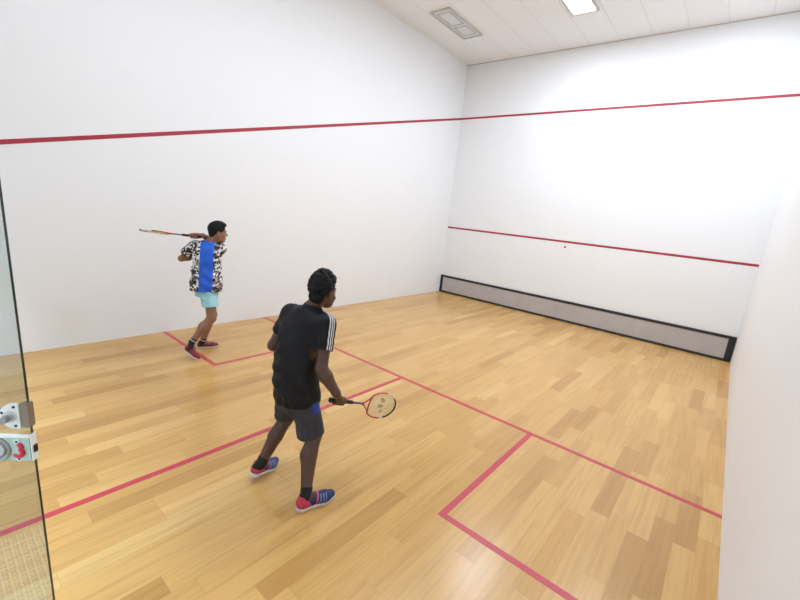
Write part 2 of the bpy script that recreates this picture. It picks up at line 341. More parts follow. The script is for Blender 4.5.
# ------------------------------------------------------------------ glass door
def build_door():
    E = Vector((4.345, 0.672, 0)); h = Vector((-math.sqrt(.5), -math.sqrt(.5), 0)); n = Vector((math.sqrt(.5), -math.sqrt(.5), 0))
    mt = Matrix((h, n, Vector((0, 0, 1)))).transposed().to_4x4(); mt.translation = E     # local x = inward from free edge, y = towards viewer side
    bm = bmesh.new(); box(bm, (0, -0.005, 0.012), (0.94, 0.005, 2.13))
    bm.normal_update()
    for f in bm.faces:
        if abs(f.normal.y) < 0.5: f.material_index = 1
    d = st(from_bm('door_1', bm, ['glass', 'glass_edge']))
    lean = Matrix.Translation((0, 0, 1.15)) @ Matrix.Rotation(math.radians(1.25), 4, 'Y') @ Matrix.Translation((0, 0, -1.15)); d.matrix_world = mt @ lean   # the leaf sags slightly on its hinges
    def disc(bm, cx, cz, r, y0, y1, n=24, mi=0, a0=0, a1=2 * math.pi):
        pts = [(cx + r * math.cos(a0 + (a1 - a0) * k / n), y0, cz + r * math.sin(a0 + (a1 - a0) * k / n)) for k in range(n if a1 - a0 > 6.2 else n + 1)]
        prism(bm, pts, (0, y1 - y0, 0), mi)
    # upper lock: D-shaped steel plate with thumb-turn, clamp wrapping the glass edge
    zc = 1.245
    bm = bmesh.new(); pts = [(0.022, 0.006, zc - 0.045), (0.022, 0.006, zc + 0.045)]
    pts += [(0.040 + 0.045 * math.sin(a) * 0.95, 0.006, zc + 0.045 * math.cos(a)) for a in [math.pi * k / 16 for k in range(17)]]
    prism(bm, pts, (0, 0.008, 0)); lp = from_bm('lock_plate', bm, 'white_plastic', d); lp['label'] = 'white D-shaped lock plate'
    bm = bmesh.new(); disc(bm, 0.050, zc, 0.020, 0.014, 0.022); from_bm('cylinder_collar', bm, 'steel', lp)
    bm = bmesh.new(); disc(bm, 0.054, zc - 0.003, 0.012, 0.022, 0.040); from_bm('thumb_turn', bm, 'steel_dark', lp)
    for u, z in ((0.036, zc + 0.034), (0.036, zc - 0.034), (0.074, zc + 0.012)):
        bm = bmesh.new(); disc(bm, u, z, 0.0045, 0.014, 0.0155, 12); from_bm('screw', bm, 'black', lp)
    bm = bmesh.new(); box(bm, (-0.006, -0.011, zc - 0.040), (0.017, 0.013, zc + 0.046)); bmesh.ops.bevel(bm, geom=bm.edges[:], offset=0.003, segments=2)
    from_bm('edge_clamp', bm, 'brassy', d)
    # lower latch plate with round recessed pull, red mark and screws
    z0, z1 = 1.078, 1.166
    bm = bmesh.new(); box(bm, (0.004, 0.006, z0), (0.26, 0.012, z1)); hp = from_bm('handle_plate', bm, 'mint', d); hp['label'] = 'pale green latch plate'
    bm = bmesh.new(); box(bm, (-0.002, 0.006, z1), (0.26, 0.015, z1 + 0.010)); from_bm('plate_rim', bm, 'white_plastic', hp)
    bm = bmesh.new(); box(bm, (-0.003, -0.010, z0), (-0.0002, 0.013, z1 + 0.01)); from_bm('edge_strip', bm, 'white_plastic', hp)
    bm = bmesh.new(); box(bm, (-0.008, -0.006, 1.108), (-0.003, 0.006, 1.134)); from_bm('latch_bolt', bm, 'black', hp)
    zc = 1.120
    for k, (r, w, mtn) in enumerate(((0.040, 0.006, 'steel_dark'), (0.027, 0.004, 'steel_dark'))):
        bm = bmesh.new(); tube(bm, [(0.108 + r * math.cos(a), 0.014, zc + r * math.sin(a)) for a in [2 * math.pi * i / 32 for i in range(32)]], w, 8, True, ref=(0, 1, 0))
        from_bm('pull_ring', bm, mtn, hp, smooth=True)
    bm = bmesh.new(); disc(bm, 0.108, zc, 0.024, 0.012, 0.014); from_bm('pull_cup', bm, 'steel', hp)
    arc = [(0.047 + 0.0, 0.0135, zc + 0.020), (0.040, 0.0135, zc + 0.017), (0.037, 0.0135, zc + 0.009), (0.041, 0.0135, zc + 0.003), (0.036, 0.0135, zc - 0.004), (0.036, 0.0135, zc - 0.014), (0.043, 0.0135, zc - 0.021), (0.053, 0.0135, zc - 0.022), (0.062, 0.0135, zc - 0.017)]
    arc = [(0.044 + (x - 0.048) * 1.1 - 0.004, y, zc + (z - zc) * 1.1) for x, y, z in arc]
    bm = bmesh.new(); tube(bm, arc, [0.006, 0.0075, 0.008, 0.007, 0.008, 0.0075, 0.007, 0.006, 0.004], 8, flat=1, ref=(0, 1, 0)); from_bm('red_indicator', bm, 'red_mark', hp, smooth=True)
    for u, z in ((0.042, zc + 0.031), (0.040, zc - 0.034)):
        bm = bmesh.new(); disc(bm, u, z, 0.008, 0.012, 0.0145, 14); sc = from_bm('screw', bm, 'white_plastic', hp)
        bm = bmesh.new(); disc(bm, u, z, 0.004, 0.0145, 0.0155, 10); from_bm('screw_slot', bm, 'black', hp)
    for z in (0.10, 2.05):
        bm = bmesh.new(); box(bm, (0.84, -0.016, z - 0.07), (0.945, 0.016, z + 0.07)); bmesh.ops.bevel(bm, geom=bm.edges[:], offset=0.003, segments=2)
        from_bm('hinge', bm, 'steel', d)
build_door()

# ------------------------------------------------------------------ ball in flight
bm = bmesh.new(); bmesh.ops.create_uvsphere(bm, u_segments=20, v_segments=12, radius=0.02)
tagit(from_bm('squash_ball', bm, 'black', None, (3.268, 9.30, 1.667), True), 'tiny black squash ball in the air before the front wall, just under the service line', 'ball')

# ================================================================== figures: signed-distance modelling
def V(*a): return np.array(a, float)
def unit(a): a = np.asarray(a, float); return a / np.linalg.norm(a)
class SDF:
    def __init__(s, res): s.res = res; s.ops = []
    def _add(s, f, lo, hi, k, op='add'): s.ops.append((f, np.array(lo), np.array(hi), k, op))
    def cone(s, a, b, ra, rb, k=0.015, op='add', sc=None, ax=None):
        """tapered limb from a to b; optional flattening sc along unit axis ax"""
        a = np.array(a, float); b = np.array(b, float); ab = b - a; L2 = ab @ ab
        r = max(ra, rb)
        if ax is not None: ax = unit(ax)
        def f(X, Y, Z):
            px, py, pz = X - a[0], Y - a[1], Z - a[2]
            t = np.clip((px * ab[0] + py * ab[1] + pz * ab[2]) / L2, 0, 1)
            px, py, pz = px - t * ab[0], py - t * ab[1], pz - t * ab[2]
            if ax is not None:
                q = (px * ax[0] + py * ax[1] + pz * ax[2]) * (1 / sc - 1)
                px, py, pz = px + q * ax[0], py + q * ax[1], pz + q * ax[2]
            d = np.sqrt(px * px + py * py + pz * pz) - (ra + (rb - ra) * t)
            return d * (min(1, sc) if ax is not None else 1)
        m = r * (max(1, sc) if sc else 1) + k + 3 * s.res
        s._add(f, np.minimum(a, b) - m, np.maximum(a, b) + m, k, op)
    def ell(s, c, rad, R=None, k=0.015, op='add'):
        """ellipsoid; R rows = local axes"""
        c = np.array(c, float); rad = np.array(rad, float); R = np.eye(3) if R is None else np.array(R)
        mn = rad.min()
        def f(X, Y, Z):
            px, py, pz = X - c[0], Y - c[1], Z - c[2]; q = 0; g = 0
            for i in range(3):
                e = px * R[i, 0] + py * R[i, 1] + pz * R[i, 2]; q = q + (e / rad[i]) ** 2; g = g + (e / rad[i] ** 2) ** 2
            k0 = np.sqrt(q); k1 = np.sqrt(g) + 1e-9
            return k0 * (k0 - 1) / k1
        m = rad.max() + k + 3 * s.res
        s._add(f, c - m, c + m, k, op)
    def loft(s, secs, udir, k=0.02, op='add'):
        """stack of elliptic sections (centre, half width along udir, half depth)"""
        cs = np.array([x[0] for x in secs], float); ru = np.array([x[1] for x in secs]); rv = np.array([x[2] for x in secs]); zs = cs[:, 2]
        o = np.argsort(zs); cs, ru, rv, zs = cs[o], ru[o], rv[o], zs[o]
        u = unit((udir[0], udir[1], 0)); v = np.array([-u[1], u[0], 0])
        def f(X, Y, Z):
            z1 = Z.ravel(); sh = Z.shape
            def I(a):
                # smooth (cosine-eased catmull) interpolation is unnecessary; linear + blur through spline sampling
                return np.interp(z1, zf, np.interp(zf, zs, a) if False else sp(a)).reshape(sh)
            cx, cy, U, Vv = I(cs[:, 0]), I(cs[:, 1]), I(ru), I(rv)
            px, py = X - cx, Y - cy
            a = (px * u[0] + py * u[1]) / U; b = (px * v[0] + py * v[1]) / Vv
            p = 2.3
            k0 = (np.abs(a) ** p + np.abs(b) ** p) ** (1 / p)
            d = (k0 - 1) * np.minimum(U, Vv)
            dz = np.maximum(zs[0] - Z, Z - zs[-1])
            return np.maximum(d, dz)
        zf = np.linspace(zs[0], zs[-1], 60)
        def sp(a):   # Catmull-Rom through the sections
            m_ = np.gradient(a, zs); idx = np.clip(np.searchsorted(zs, zf) - 1, 0, len(zs) - 2); h = zs[idx + 1] - zs[idx]; t = (zf - zs[idx]) / h
            return (2 * t**3 - 3 * t**2 + 1) * a[idx] + (t**3 - 2 * t**2 + t) * h * m_[idx] + (-2 * t**3 + 3 * t**2) * a[idx + 1] + (t**3 - t**2) * h * m_[idx + 1]
        R = max(ru.max(), rv.max()) + k + 3 * s.res
        lo = cs.min(0) - [R, R, 3 * s.res]; hi = cs.max(0) + [R, R, 3 * s.res]
        s._add(f, lo, hi, k, op)
    def cut(s, p, n):
        """remove the half-space in direction n beyond point p"""
        p = np.array(p, float); n = unit(n)
        s._add(lambda X, Y, Z: (X - p[0]) * n[0] + (Y - p[1]) * n[1] + (Z - p[2]) * n[2], (-1e9,) * 3, (1e9,) * 3, 0, 'clip')
    def cutlocal(s, p, n, rad):
        """remove the half-space beyond p, only within rad of p"""
        p = np.array(p, float); n = unit(n)
        def f(X, Y, Z):
            h = (X - p[0]) * n[0] + (Y - p[1]) * n[1] + (Z - p[2]) * n[2]
            r = np.sqrt((X - p[0]) ** 2 + (Y - p[1]) ** 2 + (Z - p[2]) ** 2) - rad
            return np.maximum(-h, r)
        s._add(f, p - rad - .02, p + rad + .02, 0, 'sub')
    def warp(s, f): s._add(f, (-1e9,) * 3, (1e9,) * 3, 0, 'warp')
    def build(s):
        adds = [o for o in s.ops if o[4] == 'add']
        lo = np.min([o[1] for o in adds], 0); hi = np.max([o[2] for o in adds], 0)
        n = np.ceil((hi - lo) / s.res).astype(int) + 1
        ax = [lo[i] + np.arange(n[i]) * s.res for i in range(3)]
        D = np.full(n, 0.5, np.float32)
        for f, a, b, k, op in s.ops:
            i0 = np.maximum(0, np.floor((np.maximum(a, lo) - lo) / s.res).astype(int)); i1 = np.minimum(n, np.ceil((np.minimum(b, hi) - lo) / s.res).astype(int) + 1)
            if (i1 <= i0).any(): continue
            sl = tuple(slice(i0[i], i1[i]) for i in range(3))
            X, Y, Z = np.meshgrid(ax[0][sl[0]], ax[1][sl[1]], ax[2][sl[2]], indexing='ij', sparse=False)
            d = f(X, Y, Z).astype(np.float32); c = D[sl]
            if op == 'add':
                if k > 0:
                    h = np.clip(0.5 + 0.5 * (c - d) / k, 0, 1); D[sl] = c * (1 - h) + d * h - k * h * (1 - h)
                else: D[sl] = np.minimum(c, d)
            elif op == 'sub':
                if k > 0:
                    h = np.clip(0.5 - 0.5 * (c + d) / k, 0, 1); D[sl] = c * (1 - h) - d * h + k * h * (1 - h)
                else: D[sl] = np.maximum(c, -d)
            elif op == 'clip': D[sl] = np.maximum(c, d)
            elif op == 'warp': D[sl] = c + d
        D[0] = D[-1] = 1; D[:, 0] = D[:, -1] = 1; D[:, :, 0] = D[:, :, -1] = 1
        return surface_nets(D, lo, s.res)
def surface_nets(D, lo, res):
    S = D < 0; nx, ny, nz = D.shape
    cnt = np.zeros((nx - 1, ny - 1, nz - 1), np.int8)
    offs = [(i, j, k) for i in (0, 1) for j in (0, 1) for k in (0, 1)]
    for i, j, k in offs: cnt += S[i:nx - 1 + i, j:ny - 1 + j, k:nz - 1 + k]
    cells = np.argwhere((cnt > 0) & (cnt < 8)); idx = np.full(cnt.shape, -1, np.int64); idx[tuple(cells.T)] = np.arange(len(cells))
    acc = np.zeros((len(cells), 3)); num = np.zeros(len(cells))
    for o1 in offs:
        for a in range(3):
            if o1[a]: continue
            o2 = list(o1); o2[a] = 1
            d1 = D[cells[:, 0] + o1[0], cells[:, 1] + o1[1], cells[:, 2] + o1[2]]; d2 = D[cells[:, 0] + o2[0], cells[:, 1] + o2[1], cells[:, 2] + o2[2]]
            mk = (d1 < 0) != (d2 < 0); t = np.where(mk, d1 / np.where(mk, d1 - d2, 1), 0)
            p = np.tile(np.array(o1, float), (len(cells), 1)); p[:, a] += t
            acc[mk] += p[mk]; num += mk
    verts = (cells + acc / num[:, None]) * res + lo
    quads = []
    for a in range(3):
        b, c = (a + 1) % 3, (a + 2) % 3
        sl1 = [slice(None)] * 3; sl2 = [slice(None)] * 3; sl1[a] = slice(0, -1); sl2[a] = slice(1, None)
        s1 = S[tuple(sl1)]; s2 = S[tuple(sl2)]
        for flip, e in ((False, np.argwhere(s1 & ~s2)), (True, np.argwhere(~s1 & s2))):
            if len(e) == 0: continue
            e = e[(e[:, b] > 0) & (e[:, c] > 0)]
            def g(db, dc):
                q = e.copy(); q[:, b] -= db; q[:, c] -= dc; return idx[q[:, 0], q[:, 1], q[:, 2]]
            Q = np.stack([g(1, 1), g(0, 1), g(0, 0), g(1, 0)], 1)
            quads.append(Q[:, ::-1] if flip else Q)
    return verts, np.concatenate(quads)
def np_mesh(name, vq, mats, parent=None, origin=(0, 0, 0), lc=None, fmat=None, relax=1):
    v, q = vq
    for _ in range(relax):      # light Laplacian smoothing
        s = np.zeros_like(v); c = np.zeros(len(v))
        for a, b in ((0, 1), (1, 2), (2, 3), (3, 0)):
            np.add.at(s, q[:, a], v[q[:, b]]); np.add.at(s, q[:, b], v[q[:, a]]); np.add.at(c, q[:, a], 1); np.add.at(c, q[:, b], 1)
        v = v * 0.5 + 0.5 * s / c[:, None]
    me = bpy.data.meshes.new(name)
    me.vertices.add(len(v)); me.vertices.foreach_set('co', (v - np.array(origin)).astype(np.float32).ravel())
    me.loops.add(len(q) * 4); me.loops.foreach_set('vertex_index', q.astype(np.int32).ravel())
    me.polygons.add(len(q)); me.polygons.foreach_set('loop_start', np.arange(len(q), dtype=np.int32) * 4); me.polygons.foreach_set('loop_total', np.full(len(q), 4, np.int32))
    me.polygons.foreach_set('use_smooth', np.ones(len(q), bool))
    for k in (mats if isinstance(mats, (list, tuple)) else [mats]): me.materials.append(M[k] if isinstance(k, str) else k)
    if fmat is not None:
        cen = v[q].mean(1); me.polygons.foreach_set('material_index', fmat(cen).astype(np.int32))
    if lc is not None:
        at = me.attributes.new('lc', 'FLOAT_VECTOR', 'POINT'); at.data.foreach_set('vector', lc(v).astype(np.float32).ravel())
    me.update(); me.validate()
    return link(name, me, parent)

# ---------- skin / cloth materials
def skin_mat(name, c1, c2, rough=0.42):
    mt, nt, b = nmat(name); nb = NB(nt); P = nb.node('ShaderNodeTexCoord').outputs['Object']
    nt.links.new(nb.mix(nb.noise(P, 14, 4), c1, c2), b.inputs['Base Color']); b.inputs['Roughness'].default_value = rough
    b.inputs['Subsurface Weight'].default_value = 0.05; b.inputs['Subsurface Radius'].default_value = (0.01, 0.004, 0.002)
    return mt
def hair_mat(name, c):
    mt, nt, b = nmat(name); nb = NB(nt); P = nb.node('ShaderNodeTexCoord').outputs['Object']
    nt.links.new(nb.mix(nb.noise(P, 90, 3), tuple(x * 0.5 for x in c), tuple(x * 1.6 for x in c)), b.inputs['Base Color']); b.inputs['Roughness'].default_value = 0.65; b.inputs['Specular IOR Level'].default_value = 0.25
    bp = nb.node('ShaderNodeBump'); bp.inputs['Strength'].default_value = 0.9; bp.inputs['Distance'].default_value = 0.006
    nt.links.new(nb.noise(P, 120, 3), bp.inputs['Height']); nt.links.new(bp.outputs[0], b.inputs['Normal'])
    return mt
def attr(nb):
    a = nb.node('ShaderNodeAttribute'); a.attribute_name = 'lc'; return a.outputs['Vector']
def cloth_bump(nb, b, P, s=0.25, scale=9):
    bp = nb.node('ShaderNodeBump'); bp.inputs['Strength'].default_value = s; bp.inputs['Distance'].default_value = 0.02
    nb.nt.links.new(nb.noise(P, scale, 3), bp.inputs['Height']); nb.nt.links.new(bp.outputs[0], b.inputs['Normal'])
def black_shirt_mat():
    mt, nt, b = nmat('black_jersey'); nb = NB(nt); P = nb.node('ShaderNodeTexCoord').outputs['Object']
    u, out, t = xyz(nb, attr(nb))
    s = nb.m('ADD', nb.m('ADD', nb.band(u, -0.022, -0.014, 0.0012), nb.band(u, -0.005, 0.003, 0.0012)), nb.band(u, 0.012, 0.020, 0.0012))
    s = nb.m('MULTIPLY', s, nb.m('GREATER_THAN', out, 0.0))
    base = nb.mix(nb.noise(P, 20, 3), (0.006, 0.006, 0.008), (0.010, 0.010, 0.013))
    nt.links.new(nb.mix(s, base, (0.75, 0.74, 0.72)), b.inputs['Base Color']); b.inputs['Roughness'].default_value = 0.6; b.inputs['Specular IOR Level'].default_value = 0.22
    cloth_bump(nb, b, P, 0.2, 9); return mt
def camo_shirt_mat():
    mt, nt, b = nmat('camo_jersey'); nb = NB(nt); P = nb.node('ShaderNodeTexCoord').outputs['Object']
    r, f, t = xyz(nb, attr(nb))
    ds = nb.node('ShaderNodeVectorMath', operation='ADD'); sc = nb.node('ShaderNodeVectorMath', operation='SCALE'); sc.inputs['Scale'].default_value = 0.06
    nt.links.new(nb.noise(P, 14, 2, 1), sc.inputs[0]); nt.links.new(P, ds.inputs[0]); nt.links.new(sc.outputs[0], ds.inputs[1])
    vo = nb.node('ShaderNodeTexVoronoi'); vo.inputs['Scale'].default_value = 42; nt.links.new(ds.outputs[0], vo.inputs['Vector'])
    v = xyz(nb, vo.outputs['Color'])[0]
    camo = nb.ramp(v, [(0.0, (0.012, 0.012, 0.014)), (0.42, (0.72, 0.70, 0.71)), (0.62, (0.10, 0.085, 0.07)), (0.72, (0.30, 0.25, 0.25)), (0.84, (0.85, 0.84, 0.86))], True)
    pan = nb.m('MULTIPLY', nb.band(r, -0.072, 0.080, 0.002), nb.m('LESS_THAN', f, 0.01))
    blue = nb.mix(nb.noise(P, 9, 2), (0.008, 0.095, 0.60), (0.012, 0.13, 0.72))
    nt.links.new(nb.mix(pan, camo, blue), b.inputs['Base Color']); b.inputs['Roughness'].default_value = 0.6
    cloth_bump(nb, b, P, 0.35, 11); return mt
def dark_shorts_mat():
    mt, nt, b = nmat('charcoal_shorts_cloth'); nb = NB(nt); P = nb.node('ShaderNodeTexCoord').outputs['Object']
    r, f, t = xyz(nb, attr(nb))
    pan = nb.m('MULTIPLY', nb.m('MULTIPLY', nb.m('GREATER_THAN', r, 0.0), nb.band(f, -0.030, 0.055, 0.002)), nb.m('GREATER_THAN', t, 0.0))
    base = nb.mix(nb.noise(P, 18, 3), (0.020, 0.022, 0.032), (0.032, 0.034, 0.046))
    nt.links.new(nb.mix(pan, base, (0.012, 0.05, 0.36)), b.inputs['Base Color']); b.inputs['Roughness'].default_value = 0.7
    cloth_bump(nb, b, P, 0.4, 13); return mt
def trainer_mat():
    mt, nt, b = nmat('navy_and_red_trainer'); nb = NB(nt); P = nb.node('ShaderNodeTexCoord').outputs['Object']
    x, y, z = xyz(nb, attr(nb))
    ax = nb.m('ABSOLUTE', x)
    heel = nb.m('LESS_THAN', nb.m('ADD', y, nb.m('MULTIPLY', z, 0.5)), 0.105)
    slant = nb.m('ADD', y, nb.m('MULTIPLY', z, -0.35))
    bar = nb.band(slant, 0.105, 0.118, 0.001)
    st_ = nb.m('ADD', nb.band(slant, 0.130, 0.139, 0.001), nb.m('ADD', nb.band(slant, 0.150, 0.158, 0.001), nb.band(slant, 0.169, 0.176, 0.001)))
    st_ = nb.m('MULTIPLY', st_, nb.m('GREATER_THAN', ax, 0.018))
    base = nb.mix(nb.noise(P, 60, 2), (0.014, 0.016, 0.075), (0.026, 0.030, 0.13))
    c = nb.mix(st_, base, (0.16, 0.22, 0.38)); c = nb.mix(bar, c, (0.60, 0.10, 0.17)); c = nb.mix(heel, c, (0.55, 0.045, 0.085))
    nt.links.new(c, b.inputs['Base Color']); b.inputs['Roughness'].default_value = 0.6
    return mt
def sock_mat(name, lo, hi):
    mt, nt, b = nmat(name); nb = NB(nt); P = nb.node('ShaderNodeTexCoord').outputs['Object']
    x, y, z = xyz(nb, attr(nb)); s = nb.band(y, lo, hi, 0.003)
    if lo > 0.3: pass
    nt.links.new(nb.mix(s, nb.mix(nb.noise(P, 60, 2), (0.008, 0.008, 0.009), (0.016, 0.016, 0.018)), (0.42, 0.42, 0.43)), b.inputs['Base Color']); b.inputs['Roughness'].default_value = 0.85
    return mt
M['skin_dark'] = skin_mat('dark_brown_skin', (0.072, 0.032, 0.018), (0.100, 0.047, 0.028))
M['skin_warm'] = skin_mat('warm_brown_skin', (0.250, 0.125, 0.072), (0.310, 0.162, 0.098))
M['hair'] = hair_mat('black_hair', (0.004, 0.004, 0.005))
M['black_shirt'] = black_shirt_mat(); M['camo'] = camo_shirt_mat(); M['dark_shorts'] = dark_shorts_mat(); M['trainer'] = trainer_mat()
M['aqua_shorts'] = mat('pale_aqua_shorts_cloth', (0.36, 0.68, 0.74), 0.75, vary=0.05, scale=14, bump=0.4, bscale=14)
M['maroon_shoe'] = mat('maroon_shoe_cloth', (0.20, 0.018, 0.035), 0.7, vary=0.15, scale=40)
M['white_sole'] = mat('off_white_rubber_sole', (0.72, 0.70, 0.68), 0.5)
M['lace'] = mat('navy_lace', (0.05, 0.06, 0.14), 0.8); M['lace_red'] = mat('maroon_lace', (0.12, 0.02, 0.03), 0.8)
M['sock_black'] = sock_mat('black_sock', 5, 6); M['sock_band'] = sock_mat('banded_black_sock', 0.30, 0.62)
M['eye_white'] = mat('eye_white', (0.70, 0.68, 0.65), 0.2, vary=0.02); M['iris'] = mat('dark_iris', (0.02, 0.011, 0.007), 0.15)
M['lip'] = mat('lip', (0.12, 0.04, 0.035), 0.45)
M['racket_red'] = mat('red_racket_frame', (0.50, 0.055, 0.035), 0.35); M['racket_white'] = mat('white_racket_frame', (0.80, 0.78, 0.74), 0.35)
M['string'] = mat('cream_string', (0.80, 0.76, 0.52), 0.5); M['stencil'] = mat('grey_stencil_ink', (0.46, 0.38, 0.20), 0.6)
M['shaft'] = mat('dark_grey_shaft', (0.10, 0.10, 0.12), 0.35); M['grip'] = mat('black_grip_tape', (0.012, 0.012, 0.014), 0.8, bump=0.3, bscale=300)
M['navy_shaft'] = mat('blue_grey_shaft', (0.10, 0.13, 0.22), 0.35)

def frame3(fwd, up=(0, 0, 1)):
    f = unit(fwd); r = unit(np.cross(f, up)); u = np.cross(r, f); return np.array([r, f, u])     # rows right, forward, up
# ---------- head
def add_head(S, hc, R, neck, sex=0):
    g = lambda x, y, z: hc + R[0] * x + R[1] * y + R[2] * z
    S.ell(g(0, -0.008, 0.030), (0.074, 0.094, 0.088), R, 0.01)
    S.ell(g(0, 0.030, -0.030), (0.060, 0.066, 0.080), R, 0.03)
    S.cone(g(0.030, 0.035, -0.078), g(-0.030, 0.035, -0.078), 0.030, 0.030, 0.03)
    S.ell(g(0, 0.072, -0.098), (0.020, 0.020, 0.018), R, 0.02)
    S.cone(g(-0.034, 0.082, 0.020), g(0.034, 0.082, 0.020), 0.010, 0.010, 0.014)        # brow
    for s in (-1, 1):
        S.ell(g(s * 0.031, 0.100, -0.003), (0.015, 0.012, 0.011), R, 0.012, 'sub')     # eye sockets
        S.ell(g(s * 0.045, 0.062, -0.038), (0.020, 0.020, 0.018), R, 0.02)             # cheek
    for s in (-1, 1):                                                              # eyelids
        S.cone(g(s * 0.018, 0.0905, 0.0045), g(s * 0.042, 0.0845, 0.0035), 0.0058, 0.0055, 0.004)
        S.cone(g(s * 0.020, 0.0885, -0.0125), g(s * 0.041, 0.083, -0.0115), 0.0052, 0.0050, 0.004)
    S.cone(g(0, 0.092, 0.008), g(0, 0.112, -0.030), 0.007, 0.0105, 0.008)             # nose
    for s in (-1, 1): S.ell(g(s * 0.012, 0.100, -0.034), (0.008, 0.009, 0.007), R, 0.006)
    S.cone(g(-0.018, 0.090, -0.062), g(0.018, 0.090, -0.062), 0.007, 0.007, 0.006); S.cone(g(-0.014, 0.089, -0.071), g(0.014, 0.089, -0.071), 0.0075, 0.0075, 0.004)
    for s in (-1, 1):                                                              # ears
        S.ell(g(s * 0.079, -0.006, -0.006), (0.010, 0.019, 0.031), R, 0.006); S.ell(g(s * 0.089, 0.000, -0.002), (0.007, 0.010, 0.017), R, 0.004, 'sub')
        S.ell(g(s * 0.074, 0.000, -0.033), (0.007, 0.009, 0.010), R, 0.006)
    S.cone(neck, g(0, -0.028, -0.045), 0.054, 0.050, 0.018)
def add_eyes(hc, R, parent, org):
    g = lambda x, y, z: hc + R[0] * x + R[1] * y + R[2] * z
    for s in (-1, 1):
        bm = bmesh.new(); bmesh.ops.create_uvsphere(bm, u_segments=16, v_segments=12, radius=0.0110)
        o = from_bm('eye', bm, 'eye_white', parent, g(s * 0.031, 0.0800, -0.004) - org, True)
        bm = bmesh.new(); bmesh.ops.create_uvsphere(bm, u_segments=12, v_segments=8, radius=0.0066)
        from_bm('iris', bm, 'iris', o, R[1] * 0.0056, True)
        # eyebrow
        bm = bmesh.new(); tube(bm, [Vector(g(s * x, y, z) - org) for x, y, z in ((0.014, 0.0985, 0.019), (0.028, 0.098, 0.025), (0.044, 0.088, 0.021))], [0.003, 0.0038, 0.002], 6)
        from_bm('eyebrow', bm, 'hair', parent, smooth=True)
def add_lips(hc, R, parent, org):
    g = lambda x, y, z: Vector(hc + R[0] * x + R[1] * y + R[2] * z - org)
    bm = bmesh.new()
    tube(bm, [g(x, 0.0962 - 9 * x * x, -0.0625 + 0.0012 * math.cos(x * 380)) for x in np.linspace(-0.021, 0.021, 9)], [0.0012, 0.0028, 0.0036, 0.004, 0.0038, 0.004, 0.0036, 0.0028, 0.0012], 8)
    tube(bm, [g(x, 0.0955 - 9 * x * x, -0.0705) for x in np.linspace(-0.019, 0.019, 9)], [0.0012, 0.003, 0.0042, 0.005, 0.0052, 0.005, 0.0042, 0.003, 0.0012], 8)
    from_bm('lips', bm, 'lip', parent, smooth=True)
def add_hair(hc, R, parent, org, kind, seed=1):
    g = lambda x, y, z: hc + R[0] * x + R[1] * y + R[2] * z
    S = SDF(0.0035); rnd = random.Random(seed)
    if kind == 'curly':
        S.ell(g(0, -0.014, 0.052), (0.086, 0.100, 0.094), R, 0.01)
        S.ell(g(0, 0.02, 0.098), (0.070, 0.082, 0.046), R, 0.02)
        S.ell(g(0, -0.058, -0.028), (0.062, 0.046, 0.055), R, 0.02)
        S.ell(g(0, 0.120, -0.052), (0.088, 0.110, 0.104), R, 0.006, 'sub')           # leaves the face free
        for s in (-1, 1): S.ell(g(s * 0.088, 0.012, -0.020), (0.034, 0.030, 0.042), R, 0.006, 'sub')
        for k in range(620):
            th = rnd.uniform(0, 2 * math.pi); ph = math.acos(rnd.uniform(-0.75, 1)); r = rnd.uniform(0.006, 0.013)
            d = V(math.sin(ph) * math.cos(th), math.sin(ph) * math.sin(th), math.cos(ph))
            if d[2] < 0.30 and d[1] > 0.05: continue
            if d[2] < -0.05 and abs(d[0]) > 0.55 and d[1] > -0.35: continue
            top = max(0, d[2])
            p = g(d[0] * 0.083, -0.014 + d[1] * 0.097 + top * 0.010, 0.048 + d[2] * (0.098 + 0.016 * top)) 
            S.ell(p, (r, r, r), R, 0.003)
    else:
        S.ell(g(0, -0.014, 0.044), (0.083, 0.100, 0.090), R, 0.01)
        S.ell(g(0, 0.030, 0.098), (0.064, 0.070, 0.036), R, 0.02)
        S.ell(g(0, -0.062, -0.018), (0.058, 0.036, 0.045), R, 0.02)
        S.ell(g(0, 0.112, -0.048), (0.090, 0.108, 0.104), R, 0.006, 'sub')
        for s in (-1, 1): S.ell(g(s * 0.088, 0.008, -0.030), (0.034, 0.026, 0.042), R, 0.006, 'sub')
        for k in range(300):
            th = rnd.uniform(0, 2 * math.pi); ph = math.acos(rnd.uniform(0.0, 1)); d = V(math.sin(ph) * math.cos(th), math.sin(ph) * math.sin(th), math.cos(ph))
            if d[2] < 0.42 and d[1] > 0.05: continue
            p = g(d[0] * 0.078, -0.012 + d[1] * 0.096 + max(0, d[2]) * 0.010, 0.046 + d[2] * 0.092); q = p + R[1] * rnd.uniform(0.01, 0.022) + R[2] * 0.006 * d[2] + R[0] * rnd.uniform(-.008, .008)
            S.cone(p, q, 0.007, 0.003, 0.003)
    return np_mesh('hair', S.build(), 'hair', parent, org, relax=0)
